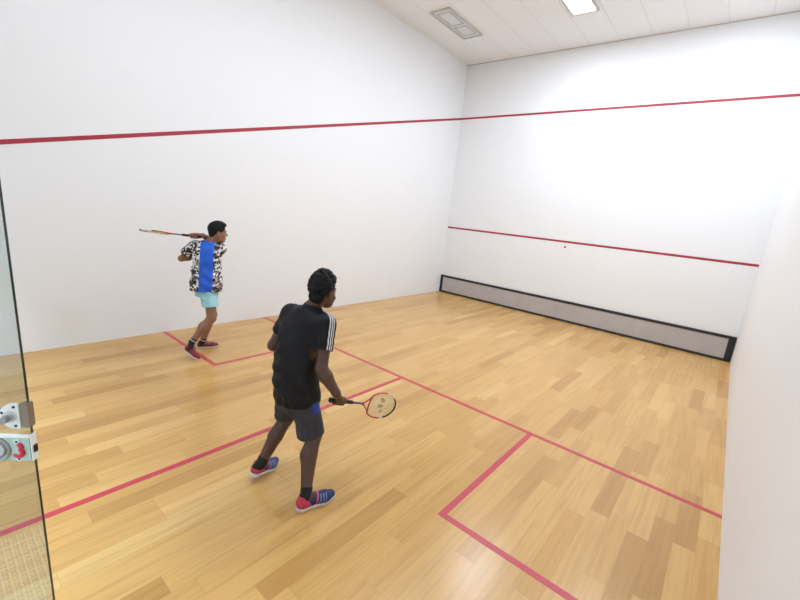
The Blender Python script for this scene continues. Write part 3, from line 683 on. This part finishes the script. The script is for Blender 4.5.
# ---------- shoes, local: x right, y forward from the heel, z up
def add_shoe(parent, org, loc, fwd, up, matname, lacem, bend=0.0, scale=1.0, flat=False):
    f = unit(fwd); r = unit(np.cross(f, up)); u = np.cross(r, f); loc = np.array(loc, float)
    def place(v):
        v = v.copy() * scale
        if bend:          # toes stay flat while the heel lifts
            y0 = 0.19 * scale; t = np.maximum(0, v[:, 1] - y0); v[:, 2] += t * math.tan(bend)
        return v[:, :1] * r + v[:, 1:2] * f + v[:, 2:3] * u + loc
    S = SDF(0.004)
    S.cone((0, 0.040, 0.045), (0, 0.080, 0.045), 0.037, 0.036, 0.02); S.cone((0, 0.080, 0.045), (0.004, 0.19, 0.036), 0.038, 0.044, 0.02, sc=0.8, ax=(0, 0, 1))
    S.cone((0.004, 0.19, 0.034), (-0.004, 0.245, 0.028), 0.044, 0.034, 0.02, sc=0.75, ax=(0, 0, 1))
    S.cone((0, 0.045, 0.05), (0, 0.050, 0.088), 0.036, 0.033, 0.02); S.cone((0, 0.10, 0.055), (0, 0.135, 0.062), 0.031, 0.026, 0.02)
    S.cut((0, 0, 0.018), (0, 0, -1)); S.cone((0, 0.055, 0.082), (0, 0.050, 0.13), 0.026, 0.033, 0.004, 'sub')
    v, q = S.build(); up_ = place(v)
    lcv = v.copy()
    sh = np_mesh('shoe', (up_, q), matname, parent, org, lc=lambda _: lcv, relax=0)
    S = SDF(0.004)
    S.cone((0, 0.038, 0.018), (0, 0.10, 0.018), 0.039, 0.036, 0.01); S.cone((0, 0.10, 0.018), (0.004, 0.19, 0.018), 0.036, 0.047, 0.01); S.cone((0.004, 0.19, 0.018), (-0.004, 0.245, 0.018), 0.047, 0.037, 0.01)
    S.cut((0, 0, 0.026 if not flat else 0.022), (0, 0, 1) if flat else unit((0, 0.035, 1))); S.cut((0, 0, 0.0), (0, 0, -1))
    v, q = S.build(); np_mesh('sole', (place(v), q), 'white_sole', sh, org, relax=0)
    bm = bmesh.new()
    for k in range(5):
        y = 0.118 + k * 0.017; zc = 0.083 - k * 0.0075
        pts = np.array([(x, y + (0.004 if x > 0 else 0), zc - 7.5 * x * x) for x in np.linspace(-0.024, 0.024, 7)])
        tube(bm, [Vector(p - org) for p in place(pts)], 0.0022, 6)
    for s in (-1, 1):
        pts = np.array([(0, 0.116, 0.086), (s * 0.012, 0.108, 0.094), (s * 0.024, 0.114, 0.084), (s * 0.012, 0.120, 0.084)]); tube(bm, [Vector(p - org) for p in place(pts)], 0.002, 6)
    from_bm('laces', bm, lacem, sh, smooth=True)
    return sh
def add_sock(parent, org, ankle, knee, shoe_in, matn, h=0.10):
    a = np.array(ankle, float); d = unit(np.array(knee) - a); S = SDF(0.004)
    S.cone(shoe_in, a, 0.034, 0.037, 0.02); S.cone(a, a + d * h, 0.037, 0.042, 0.01); S.cut(a + d * h, d)
    return np_mesh('sock', S.build(), matn, parent, org, lc=lambda v: np.stack([v[:, 0], (v - a) @ d / h, v[:, 2]], 1))
# ---------- gripping hand around an axis
def add_grip_hand(S, P, D, pa, wrist, side=1, s0=0.02, rh=0.0145, point=0.0):
    """P = point of the handle at the heel of the hand, D = handle axis, pa = direction handle -> palm"""
    D = unit(D); a = unit(pa - D * (pa @ D)); b = np.cross(D, a) * side
    g = lambda s, th, r: P + D * s + (a * math.cos(th) + b * math.sin(th)) * r
    # palm: a pad lying along the handle
    S.cone(g(s0 + 0.005, -0.15, rh + 0.016), g(s0 + 0.080, 0.1, rh + 0.014), 0.0175, 0.016, 0.012, sc=1.5, ax=b)
    S.cone(g(s0 + 0.010, 0.3, rh + 0.015), g(s0 + 0.076, 0.5, rh + 0.013), 0.014, 0.013, 0.01)
    S.cone(wrist, g(s0 + 0.030, 0.0, rh + 0.018), 0.026, 0.022, 0.02)
    lens = (0.80, 0.94, 1.0, 0.95); rad = (0.0084, 0.0092, 0.0095, 0.0093)
    for i in range(4):
        s = s0 + 0.006 + 0.0228 * i; rr = rh + rad[i] * 0.85
        ths = [0.5, 1.3, 2.2, 2.2 + 1.05 * lens[i], 2.2 + 1.95 * lens[i]]
        pts = [g(s + point * i * 0.004 + 0.002 * k, th, rr + (0.003 if k in (1,) else 0)) for k, th in enumerate(ths)]
        rs = [rad[i] * 1.12, rad[i] * 1.05, rad[i], rad[i] * .95, rad[i] * .82]
        for k in range(4): S.cone(pts[k], pts[k + 1], rs[k], rs[k + 1], 0.0012 if k else 0.004)
    # thumb leaves the side of the palm near the wrist and closes the other way round
    tp = [g(s0 + 0.022, -0.55, rh + 0.020), g(s0 + 0.050, -1.15, rh + 0.013), g(s0 + 0.078, -1.75, rh + 0.010), g(s0 + 0.098, -2.2, rh + 0.009)]
    for k, (r1, r2) in enumerate(((0.0150, 0.0118), (0.0118, 0.0105), (0.0105, 0.0088))): S.cone(tp[k], tp[k + 1], r1, r2, 0.006 if k == 0 else 0.003)
def add_loose_hand(S, wrist, D, palmn, side=1):
    """relaxed, slightly curled hand; D = direction of the hand, palmn = palm normal"""
    D = unit(D); n = unit(palmn - D * (palmn @ D)); b = np.cross(D, n) * side
    g = lambda l, w, h: wrist + D * l + b * w + n * h
    for w in (-0.026, -0.008, 0.010, 0.026): S.cone(g(0.0, w * 0.6, 0), g(0.080 - abs(w) * 0.2, w, 0), 0.015, 0.012, 0.01)
    for i, (w, ln) in enumerate(((-0.030, 0.062), (-0.010, 0.076), (0.010, 0.082), (0.029, 0.074))):
        p = g(0.082 - abs(w) * 0.2, w, 0); ang = 0.25 + 0.12 * (3 - i); r = 0.0085 - (0.001 if i == 0 else 0)
        for k, fr in enumerate((0.45, 0.32, 0.23)):
            q = p + (D * math.cos(ang) + n * math.sin(ang) + b * w * 1.2) * ln * fr; S.cone(p, q, r, r * 0.93, 0.0025 if k else 0.005); p = q; ang += 0.42; r *= 0.93
    tp = [g(0.015, 0.026, 0.006), g(0.042, 0.046, 0.014), g(0.066, 0.052, 0.022), g(0.086, 0.050, 0.028)]
    for k, (r1, r2) in enumerate(((0.015, 0.012), (0.012, 0.0105), (0.0105, 0.0085))): S.cone(tp[k], tp[k + 1], r1, r2, 0.004)

def folds(specs):
    """cloth folds as a sum of soft ridges: (amp, direction, wavelength, phase, centre, radius)"""
    def f(X, Y, Z):
        d = 0
        for amp, dr, wl, ph, c, rad in specs:
            dr = unit(dr); q = ((X - c[0]) ** 2 + (Y - c[1]) ** 2 + (Z - c[2]) ** 2) / rad ** 2
            wob = 0.25 * np.sin(17 * X + 11 * Z + ph) + 0.25 * np.sin(13 * Y - 9 * Z + 2 * ph)
            d = d + amp * np.exp(-q) * np.sin(2 * math.pi * (X * dr[0] + Y * dr[1] + Z * dr[2]) / wl + ph + 2 * wob)
        return d
    return f

# ================================================================== racket (local: s along the axis from the butt, w across the face, n normal)
def racket(name, butt, D, wdir, cols, label, group='squash rackets'):
    butt = Vector(butt); D = Vector(D).normalized(); w = Vector(wdir); w = (w - D * w.dot(D)).normalized(); n = D.cross(w)
    t = bpy.data.objects.new(name, None); COL.objects.link(t)
    mt = Matrix((w, D, -n)).transposed().to_4x4()
    if mt.to_3x3().determinant() < 0: mt = Matrix((w, D, n)).transposed().to_4x4()
    mt.translation = butt; t.matrix_world = mt
    tagit(t, label, 'racket', group)
    bm = bmesh.new(); tube(bm, [(0, s, 0) for s in (0.004, 0.02, 0.10, 0.19, 0.205)], [0.0150, 0.0140, 0.0138, 0.0138, 0.0115], 14); from_bm('grip', bm, 'grip', t, smooth=False)
    bm = bmesh.new(); tube(bm, [(0, s, 0) for s in (-0.012, -0.010, 0.0, 0.010, 0.018)], [0.012, 0.0175, 0.0185, 0.0180, 0.0142], 14); from_bm('butt_cap', bm, 'black', t)
    bm = bmesh.new(); tube(bm, [(0, s, 0) for s in (0.20, 0.26, 0.318)], [0.0085, 0.0080, 0.0090], 12); from_bm('shaft', bm, cols[3], t)
    # head outline
    c, a, b = 0.512, 0.168, 0.102
    loop = [(0.004, 0.312)]
    for k in range(1, 6):
        u = k / 6; loop.append((0.004 + 0.062 * u ** 1.15, 0.312 + 0.088 * u))
    th0 = math.radians(-48); ell_pts = []
    for k in range(33):
        th = th0 + (math.pi / 2 - th0) * k / 32; ell_pts.append((b * math.cos(th), c + a * math.sin(th)))
    right = loop + ell_pts
    full = right + [(-x, s) for x, s in right[::-1][1:]]
    bm = bmesh.new(); tube(bm, [(x, s, 0) for x, s in full], 0.0072, 8, flat=0.75, ref=(0, 0, 1))
    bm.verts.ensure_lookup_table(); nr = len(full)
    for f in bm.faces:
        cs = f.calc_center_median(); s = cs.y
        if s > 0.632 or (s > 0.575 and cs.x < 0 and cols[4]): f.material_index = 2
        elif s > cols[5]: f.material_index = 1
    fr = from_bm('frame', bm, [cols[0], cols[1], cols[2]], t)
    for p in fr.data.polygons: p.use_smooth = True
    bm = bmesh.new(); tube(bm, [(x, 0.392 - 0.014 * (1 - (x / 0.062) ** 2), 0) for x in np.linspace(-0.062, 0.062, 9)], 0.0055, 8); from_bm('bridge', bm, cols[0], t, smooth=True)
    def inside_x(s):
        if s < c + a * math.sin(th0): return 0.0
        q = 1 - ((s - c) / a) ** 2; return b * math.sqrt(max(0, q))
    bm = bmesh.new()
    for k in range(-7, 8):
        x = k * 0.0125; q = math.sqrt(max(0, 1 - (x / b) ** 2)); lo = max(c - a * q, 0.392 - 0.014 * (1 - (x / 0.062) ** 2) if abs(x) < .062 else 0)
        tube(bm, [(x, lo, 0), (x, c + a * q, 0)], 0.0010, 5)
    s = 0.398
    while s < c + a - 0.012:
        q = inside_x(s) if s > c - a * 0.72 else 0.062 + (s - 0.39) * 0.6
        if q > 0.01: tube(bm, [(-q, s, 0.0005), (q, s, 0.0005)], 0.0010, 5)
        s += 0.0125
    from_bm('strings', bm, 'string', t)
    bm = bmesh.new()                                      # stencilled mark on the strings: two lobes and a dot
    def blot(x, s, rx, rs, rot):
        pts = [(x + rx * math.cos(k) * math.cos(rot) - rs * math.sin(k) * math.sin(rot), s + rx * math.cos(k) * math.sin(rot) + rs * math.sin(k) * math.cos(rot), 0.0014) for k in [2 * math.pi * i / 20 for i in range(20)]]
        prism(bm, pts, (0, 0, 0.0006))
    blot(0.043, 0.515, 0.016, 0.028, 0.35); blot(-0.005, 0.510, 0.016, 0.032, 0.0); blot(-0.048, 0.530, 0.014, 0.014, 0)
    from_bm('stencil', bm, 'stencil', t)
    return t

# ================================================================== near player
def near_player():
    org = V(3.92, 2.05, 0); u = (0.985, 0.17)
    RS, LS = V(4.005, 2.235, 1.235), V(3.69, 2.17, 1.245)
    RE, LE = V(4.092, 2.140, 0.960), V(3.59, 2.10, 0.985)
    RW, LW = V(4.185, 2.205, 0.800), V(3.66, 2.34, 1.00)
    RH, LH = V(3.955, 2.10, 0.80), V(3.825, 2.085, 0.80)
    RK, LK = V(4.045, 2.155, 0.440), V(3.730, 2.140, 0.44)
    RA, LA = V(4.168, 2.010, 0.10), V(3.715, 1.945, 0.130)
    hc = V(3.885, 2.285, 1.432); R = frame3((-0.12, 0.97, -0.05)); neck = V(3.855, 2.215, 1.315)
    S = SDF(0.0036)
    S.loft([((3.895, 2.09, 0.70), .128, .098), ((3.893, 2.085, 0.82), .134, .102), ((3.88, 2.09, 0.95), .130, .095), ((3.865, 2.125, 1.10), .148, .108), ((3.852, 2.17, 1.22), .150, .105), ((3.85, 2.195, 1.30), .105, .080)], u)
    S.cone(RS, LS, 0.052, 0.052, 0.03); S.cone(neck, V(3.852, 2.20, 1.25), 0.054, 0.068, 0.04)
    for A, B_, C_ in ((RS, RE, RW), (LS, LE, LW)):
        S.cone(A, A + (B_ - A) * 0.45, 0.052, 0.048, 0.02); S.cone(A + (B_ - A) * 0.45, B_, 0.048, 0.041, 0.02)
        m_ = B_ + (C_ - B_) * 0.3; S.cone(B_, m_, 0.041, 0.045, 0.02); S.cone(m_, C_, 0.045, 0.029, 0.02)
    for A, B_, C_, bk in ((RH, RK, RA, V(-0.01, -0.022, 0)), (LH, LK, LA, V(0, -0.018, -0.012))):
        S.cone(A, B_, 0.076, 0.054, 0.02); m_ = B_ + (C_ - B_) * 0.33 + bk
        S.cone(B_, m_, 0.050, 0.050, 0.02); S.cone(m_, C_, 0.050, 0.031, 0.03); S.cone(B_, C_, 0.046, 0.031, 0.02)
    butt = V(4.149, 2.196, 0.737); D = unit((0.062, 0.638, -0.239))
    add_grip_hand(S, butt, D, V(0.75, 0.0, 0.65), RW, 1, 0.022, 0.0145)
    add_loose_hand(S, LW, V(0.15, 1, 0.1), V(0.9, 0, -0.3), 1)
    shR, shL = V(4.155, 1.945, 0.0), V(3.712, 1.875, 0.052)
    S.cone(RA, shR + V(0.04, 0.17, 0.035), 0.031, 0.028, 0.02); S.cone(LA, shL + V(-0.05, 0.16, -0.005), 0.031, 0.026, 0.02)
    add_head(S, hc, R, neck)
    body = np_mesh('person', S.build(), 'skin_dark', None, org); body.location = org
    tagit(body, 'person in black shirt and charcoal shorts, back turned, crouching with a racket held low', 'person', None)
    add_eyes(hc, R, body, org); add_lips(hc, R, body, org); add_hair(hc, R, body, org, 'curly', 4)
    # shirt
    S = SDF(0.006)
    S.loft([((3.900, 2.110, 0.665), .164, .142), ((3.900, 2.095, 0.76), .166, .142), ((3.885, 2.085, 0.90), .160, .128), ((3.870, 2.112, 1.05), .162, .124), ((3.855, 2.158, 1.18), .166, .122), ((3.850, 2.185, 1.27), .140, .100), ((3.852, 2.20, 1.315), .085, .072)], u)
    S.cone(RS + V(-.03, 0, .005), LS + V(.03, 0, .005), 0.062, 0.062, 0.04)
    S.cone(neck + V(0, -0.005, -0.03), neck + V(0.003, 0.004, 0.006), 0.078, 0.062, 0.03)
    ends = []
    for A, B_ in ((RS, RE), (LS, LE)):
        d = unit(B_ - A); e = A + (B_ - A) * 0.60; ends.append((A, d, e))
        S.cone(A, e + d * 0.03, 0.068, 0.064, 0.04)
    for A, sg in ((RS, 1), (LS, -1)): S.cone(A + V(-0.02 * sg, -0.01, -0.01), A + V(-0.035 * sg, -0.03, -0.16), 0.062, 0.060, 0.04)
    S.warp(folds([(0.006, (0.3, 0.1, 1), 0.11, 0.5, (3.95, 2.0, 0.80), 0.22), (0.005, (-0.6, 0, 1), 0.10, 2.0, (3.80, 2.0, 0.95), 0.18), (0.006, (0.8, 0, 0.7), 0.13, 1.0, (3.86, 2.05, 1.12), 0.2), (0.004, (1, 0.3, 0.1), 0.07, 0.0, (3.90, 2.0, 0.68), 0.12), (0.004, (0, 0.2, 1), 0.05, 0.0, (4.06, 2.2, 1.12), 0.08)]))
    for A, d, e in ends:
        S.cutlocal(e, d, 0.10); S.cone(e - d * 0.05, e + d * 0.05, 0.055, 0.056, 0, 'sub')
    S.cone(neck + V(0.006, 0.008, 0.05), neck + V(0.02, 0.02, 0.08), 0.054, 0.062, 0, 'sub')
    S.cut((3.9, 2.1, 0.670), (0, 0.02, -1)); S.cone((3.90, 2.09, 0.60), (3.90, 2.09, 0.70), 0.115, 0.105, 0, 'sub', sc=1.3, ax=(0.985, 0.17, 0))
    outs = (unit((0.97, -0.02, 0.35)), unit((-0.97, -0.1, 0.35)))
    def lc(v):
        res = np.full((len(v), 3), -9.0)
        for (A, d, e), out in zip(ends, outs):
            o = unit(out - d * (out @ d)); lat = np.cross(d, o); p = v - A; t = p @ d; mm = (p @ o > 0.0) & (t > -0.12) & (np.linalg.norm(p - np.outer(t, d), axis=1) < 0.13)
            res[mm] = np.stack([p[mm] @ lat, p[mm] @ o, t[mm]], 1)
        return res
    np_mesh('shirt', S.build(), 'black_shirt', body, org, lc=lc)
    S = SDF(0.0035)        # collar band
    bm = bmesh.new(); cN = neck + V(0.006, 0.008, 0.006); ax = unit(V(0.10, 0.30, 1)); e1 = unit(np.cross(ax, (0, 1, 0))); e2 = np.cross(ax, e1)
    tube(bm, [Vector(cN + e1 * math.cos(a) * 0.062 + e2 * math.sin(a) * 0.064 - org) for a in [2 * math.pi * k / 28 for k in range(28)]], 0.0085, 8, True, flat=0.6, ref=tuple(ax))
    from_bm('collar', bm, 'black_shirt', body, smooth=True)
    # shorts
    S = SDF(0.006)
    S.loft([((3.893, 2.095, 0.60), .128, .098), ((3.893, 2.092, 0.72), .138, .108), ((3.893, 2.09, 0.84), .138, .104)], u)
    hem = []
    for A, K in ((RH, RK), (LH, LK)):
        K = K + (V(-0.020, -0.012, 0.0) if A is RH else V(0.0, 0, 0.03)); d = unit(K - A); e = K + d * 0.005; hem.append((d, e)); S.cone(A, e + d * 0.04, 0.088, 0.090 if A is RH else 0.080, 0.03, sc=1.08, ax=(0, 1, 0))
    S.warp(folds([(0.005, (0.7, 0.3, 0.7), 0.09, 0.4, (4.0, 2.05, 0.62), 0.14), (0.005, (1, 0.2, 0.1), 0.075, 1.2, (4.04, 2.1, 0.48), 0.10), (0.005, (0.6, 0, 1), 0.08, 0.0, (3.76, 2.05, 0.56), 0.12)]))
    for d, e in hem:
        S.cutlocal(e, d, 0.145); S.cone(e - d * 0.07, e + d * 0.04, 0.070, 0.076, 0, 'sub')
    def lcs(v): return np.stack([(v - V(3.90, 2.09, 0)) @ V(0.985, 0.17, 0) - 0.09, (v - V(3.98, 2.12, 0)) @ V(-0.17, 0.985, 0), v[:, 2] - 0.625], 1)
    np_mesh('shorts', S.build(), 'dark_shorts', body, org, lc=lcs)
    add_sock(body, org, RA, RK, shR + V(0.012, 0.058, 0.06), 'sock_black', 0.055); add_sock(body, org, LA, LK, shL + V(-0.014, 0.050, 0.055), 'sock_black', 0.055)
    add_shoe(body, org, shR, (0.20, 0.98, 0), (0, 0, 1), 'trainer', 'lace', scale=1.06)
    add_shoe(body, org, shL, (-0.30, 0.92, -0.25), unit((-0.08, 0.24, 0.965)), 'trainer', 'lace', bend=0.26, scale=1.04)
    racket('squash_racket', butt, D, (0.05, 0.25, 1.0), ['racket_red', 'racket_white', 'black', 'shaft', True, 0.535], 'red and white squash racket held low by the player in black')
near_player()

# ================================================================== far player
def far_player():
    org = V(1.08, 2.74, 0); u = (0.55, 0.835)
    RS, LS = V(1.205, 2.895, 1.375), V(1.035, 2.645, 1.385)
    RE, LE = V(0.985, 2.845, 1.455), V(0.855, 2.565, 1.200)
    RW, LW = V(1.095, 2.715, 1.512), V(0.905, 2.79, 1.235)
    RH, LH = V(1.168, 2.765, 0.86), V(1.070, 2.760, 0.86)
    RK, LK = V(1.225, 2.765, 0.50), V(1.00, 2.885, 0.475)
    RA, LA = V(1.150, 2.560, 0.205), V(0.935, 2.785, 0.105)
    hc = V(1.188, 2.852, 1.562); R = frame3((0.22, 0.97, -0.03)); neck = V(1.140, 2.790, 1.435)
    S = SDF(0.0036)
    S.loft([((1.12, 2.755, 0.80), .100, .080), ((1.12, 2.755, 0.90), .115, .086), ((1.125, 2.755, 1.06), .122, .090), ((1.125, 2.76, 1.22), .140, .100), ((1.125, 2.77, 1.34), .145, .098), ((1.128, 2.775, 1.42), .095, .075)], u)
    S.cone(RS, LS, 0.048, 0.048, 0.03); S.cone(neck, V(1.128, 2.775, 1.37), 0.052, 0.064, 0.04)
    for A, B_, C_ in ((RS, RE, RW), (LS, LE, LW)):
        S.cone(A, A + (B_ - A) * 0.45, 0.046, 0.042, 0.02); S.cone(A + (B_ - A) * 0.45, B_, 0.042, 0.034, 0.02)
        m_ = B_ + (C_ - B_) * 0.3; S.cone(B_, m_, 0.035, 0.037, 0.02); S.cone(m_, C_, 0.036, 0.025, 0.02)
    for A, B_, C_, bk in ((RH, RK, RA, V(-0.01, -0.022, -0.006)), (LH, LK, LA, V(-0.005, -0.020, -0.004))):
        S.cone(A, B_, 0.074, 0.056, 0.02); m_ = B_ + (C_ - B_) * 0.33 + bk
        S.cone(B_, m_, 0.050, 0.051, 0.02); S.cone(m_, C_, 0.051, 0.031, 0.03); S.cone(B_, C_, 0.046, 0.031, 0.02)
    hand = V(1.078, 2.618, 1.502); tip = V(0.630, 2.185, 1.512); D = unit(tip - hand); butt = hand - D * 0.075
    add_grip_hand(S, butt, D, V(-0.55, 0.60, 0.25), RW, 1, 0.022, 0.0145)
    add_loose_hand(S, LW, V(0.35, 0.9, 0.15), V(0.8, -0.3, 0), 1)
    shR, shL = V(1.125, 2.468, 0.120), V(0.862, 2.742, 0.0)
    S.cone(RA, shR + V(0.05, 0.10, -0.03), 0.031, 0.028, 0.02); S.cone(LA, shL + V(0.05, 0.17, 0.035), 0.031, 0.028, 0.02)
    add_head(S, hc, R, neck)
    body = np_mesh('person', S.build(), 'skin_warm', None, org); body.location = org
    tagit(body, 'person in camouflage shirt with blue back panel and aqua shorts, swinging by the left wall', 'person')
    add_eyes(hc, R, body, org); add_lips(hc, R, body, org); add_hair(hc, R, body, org, 'short', 9)
    S = SDF(0.006)
    S.loft([((1.118, 2.750, 0.835), .194, .138), ((1.120, 2.750, 0.95), .184, .130), ((1.122, 2.752, 1.10), .168, .118), ((1.125, 2.760, 1.25), .164, .116), ((1.125, 2.768, 1.35), .160, .108), ((1.128, 2.775, 1.42), .105, .082), ((1.132, 2.778, 1.448), .078, .070)], u)
    S.cone(RS + V(-.01, -.02, .0), LS + V(.01, .02, 0), 0.060, 0.060, 0.04)
    ends = []
    for A, B_, rr in ((RS, RE, 0.070), (LS, LE, 0.074)):
        d = unit(B_ - A); e = A + (B_ - A) * (0.62 if A is LS else 0.55); ends.append((A, d, e)); S.cone(A, e + d * 0.03, 0.064, rr, 0.025)
    S.warp(folds([(0.006, (0.5, 0.5, 1), 0.12, 0.2, (1.2, 2.72, 1.0), 0.25), (0.006, (-0.5, -0.5, 1), 0.11, 1.0, (1.1, 2.65, 1.15), 0.2), (0.006, (0.6, 0.8, 0), 0.10, 1.0, (1.18, 2.72, 0.88), 0.14)]))
    for A, d, e in ends:
        S.cutlocal(e, d, 0.105); S.cone(e - d * 0.05, e + d * 0.05, 0.058, 0.062, 0, 'sub')
    S.cone(neck + V(0.003, 0.003, 0.055), neck + V(0.02, 0.02, 0.08), 0.052, 0.060, 0, 'sub')
    S.cut((1.12, 2.75, 0.838), (0, 0, -1)); S.cone((1.12, 2.75, 0.80), (1.12, 2.75, 0.89), 0.115, 0.105, 0, 'sub', sc=1.35, ax=(0.55, 0.835, 0))
    uu = V(0.55, 0.835, 0); ff = V(-0.835, 0.55, 0)
    def lc(v): 
        p = v - V(1.124, 2.758, 0); return np.stack([p @ uu + (v[:, 2] - 1.1) * -0.03, p @ ff, v[:, 2]], 1)
    np_mesh('shirt', S.build(), 'camo', body, org, lc=lc)
    bm = bmesh.new(); cN = neck + V(0.0, 0.0, 0.010)
    tube(bm, [Vector(cN + V(math.cos(a) * 0.060, math.sin(a) * 0.060, 0.008 * math.sin(a)) - org) for a in [2 * math.pi * k / 28 for k in range(28)]], 0.007, 8, True, flat=0.6, ref=(0, 0, 1))
    M['blue_rib'] = mat('blue_rib_collar', (0.010, 0.11, 0.62), 0.7); from_bm('collar', bm, 'blue_rib', body, smooth=True)
    S = SDF(0.006)
    S.loft([((1.118, 2.755, 0.76), .130, .100), ((1.12, 2.755, 0.86), .132, .100), ((1.12, 2.755, 0.94), .125, .092)], u)
    hem = []
    for A, K in ((RH, RK), (LH, LK)):
        d = unit(K - A); e = A + (K - A) * 0.60; hem.append((d, e)); S.cone(A, e + d * 0.04, 0.084, 0.096, 0.03)
    S.warp(folds([(0.005, (1, 0.8, 0.2), 0.09, 0.3, (1.2, 2.72, 0.72), 0.14), (0.005, (0.4, 0.3, 1), 0.08, 0.0, (1.15, 2.7, 0.82), 0.14)]))
    for d, e in hem:
        S.cutlocal(e, d, 0.13); S.cone(e - d * 0.06, e + d * 0.04, 0.080, 0.084, 0, 'sub')
    np_mesh('shorts', S.build(), 'aqua_shorts', body, org)
    fR = unit(V(0.150, 0.150, -0.135)); fR = unit(V(1.268, 2.585, 0.0) - shR)
    upR = unit(np.cross(np.cross(fR, (0, 0, 1)), fR))
    add_sock(body, org, RA, RK, shR + fR * 0.052 + upR * 0.05, 'sock_band', 0.05); add_sock(body, org, LA, LK, shL + V(0.016, 0.050, 0.055), 'sock_band', 0.05)
    add_shoe(body, org, shR, fR, upR, 'maroon_shoe', 'lace_red', bend=0.0, scale=0.80, flat=True)
    add_shoe(body, org, shL, (0.33, 0.944, 0), (0, 0, 1), 'maroon_shoe', 'lace_red', scale=0.95, flat=True)
    racket('squash_racket', butt, D, (0.68, -0.72, 0.24), ['racket_red', 'racket_white', 'shaft', 'navy_shaft', False, 0.50], 'squash racket seen nearly edge on, held level by the player in camouflage')
far_player()
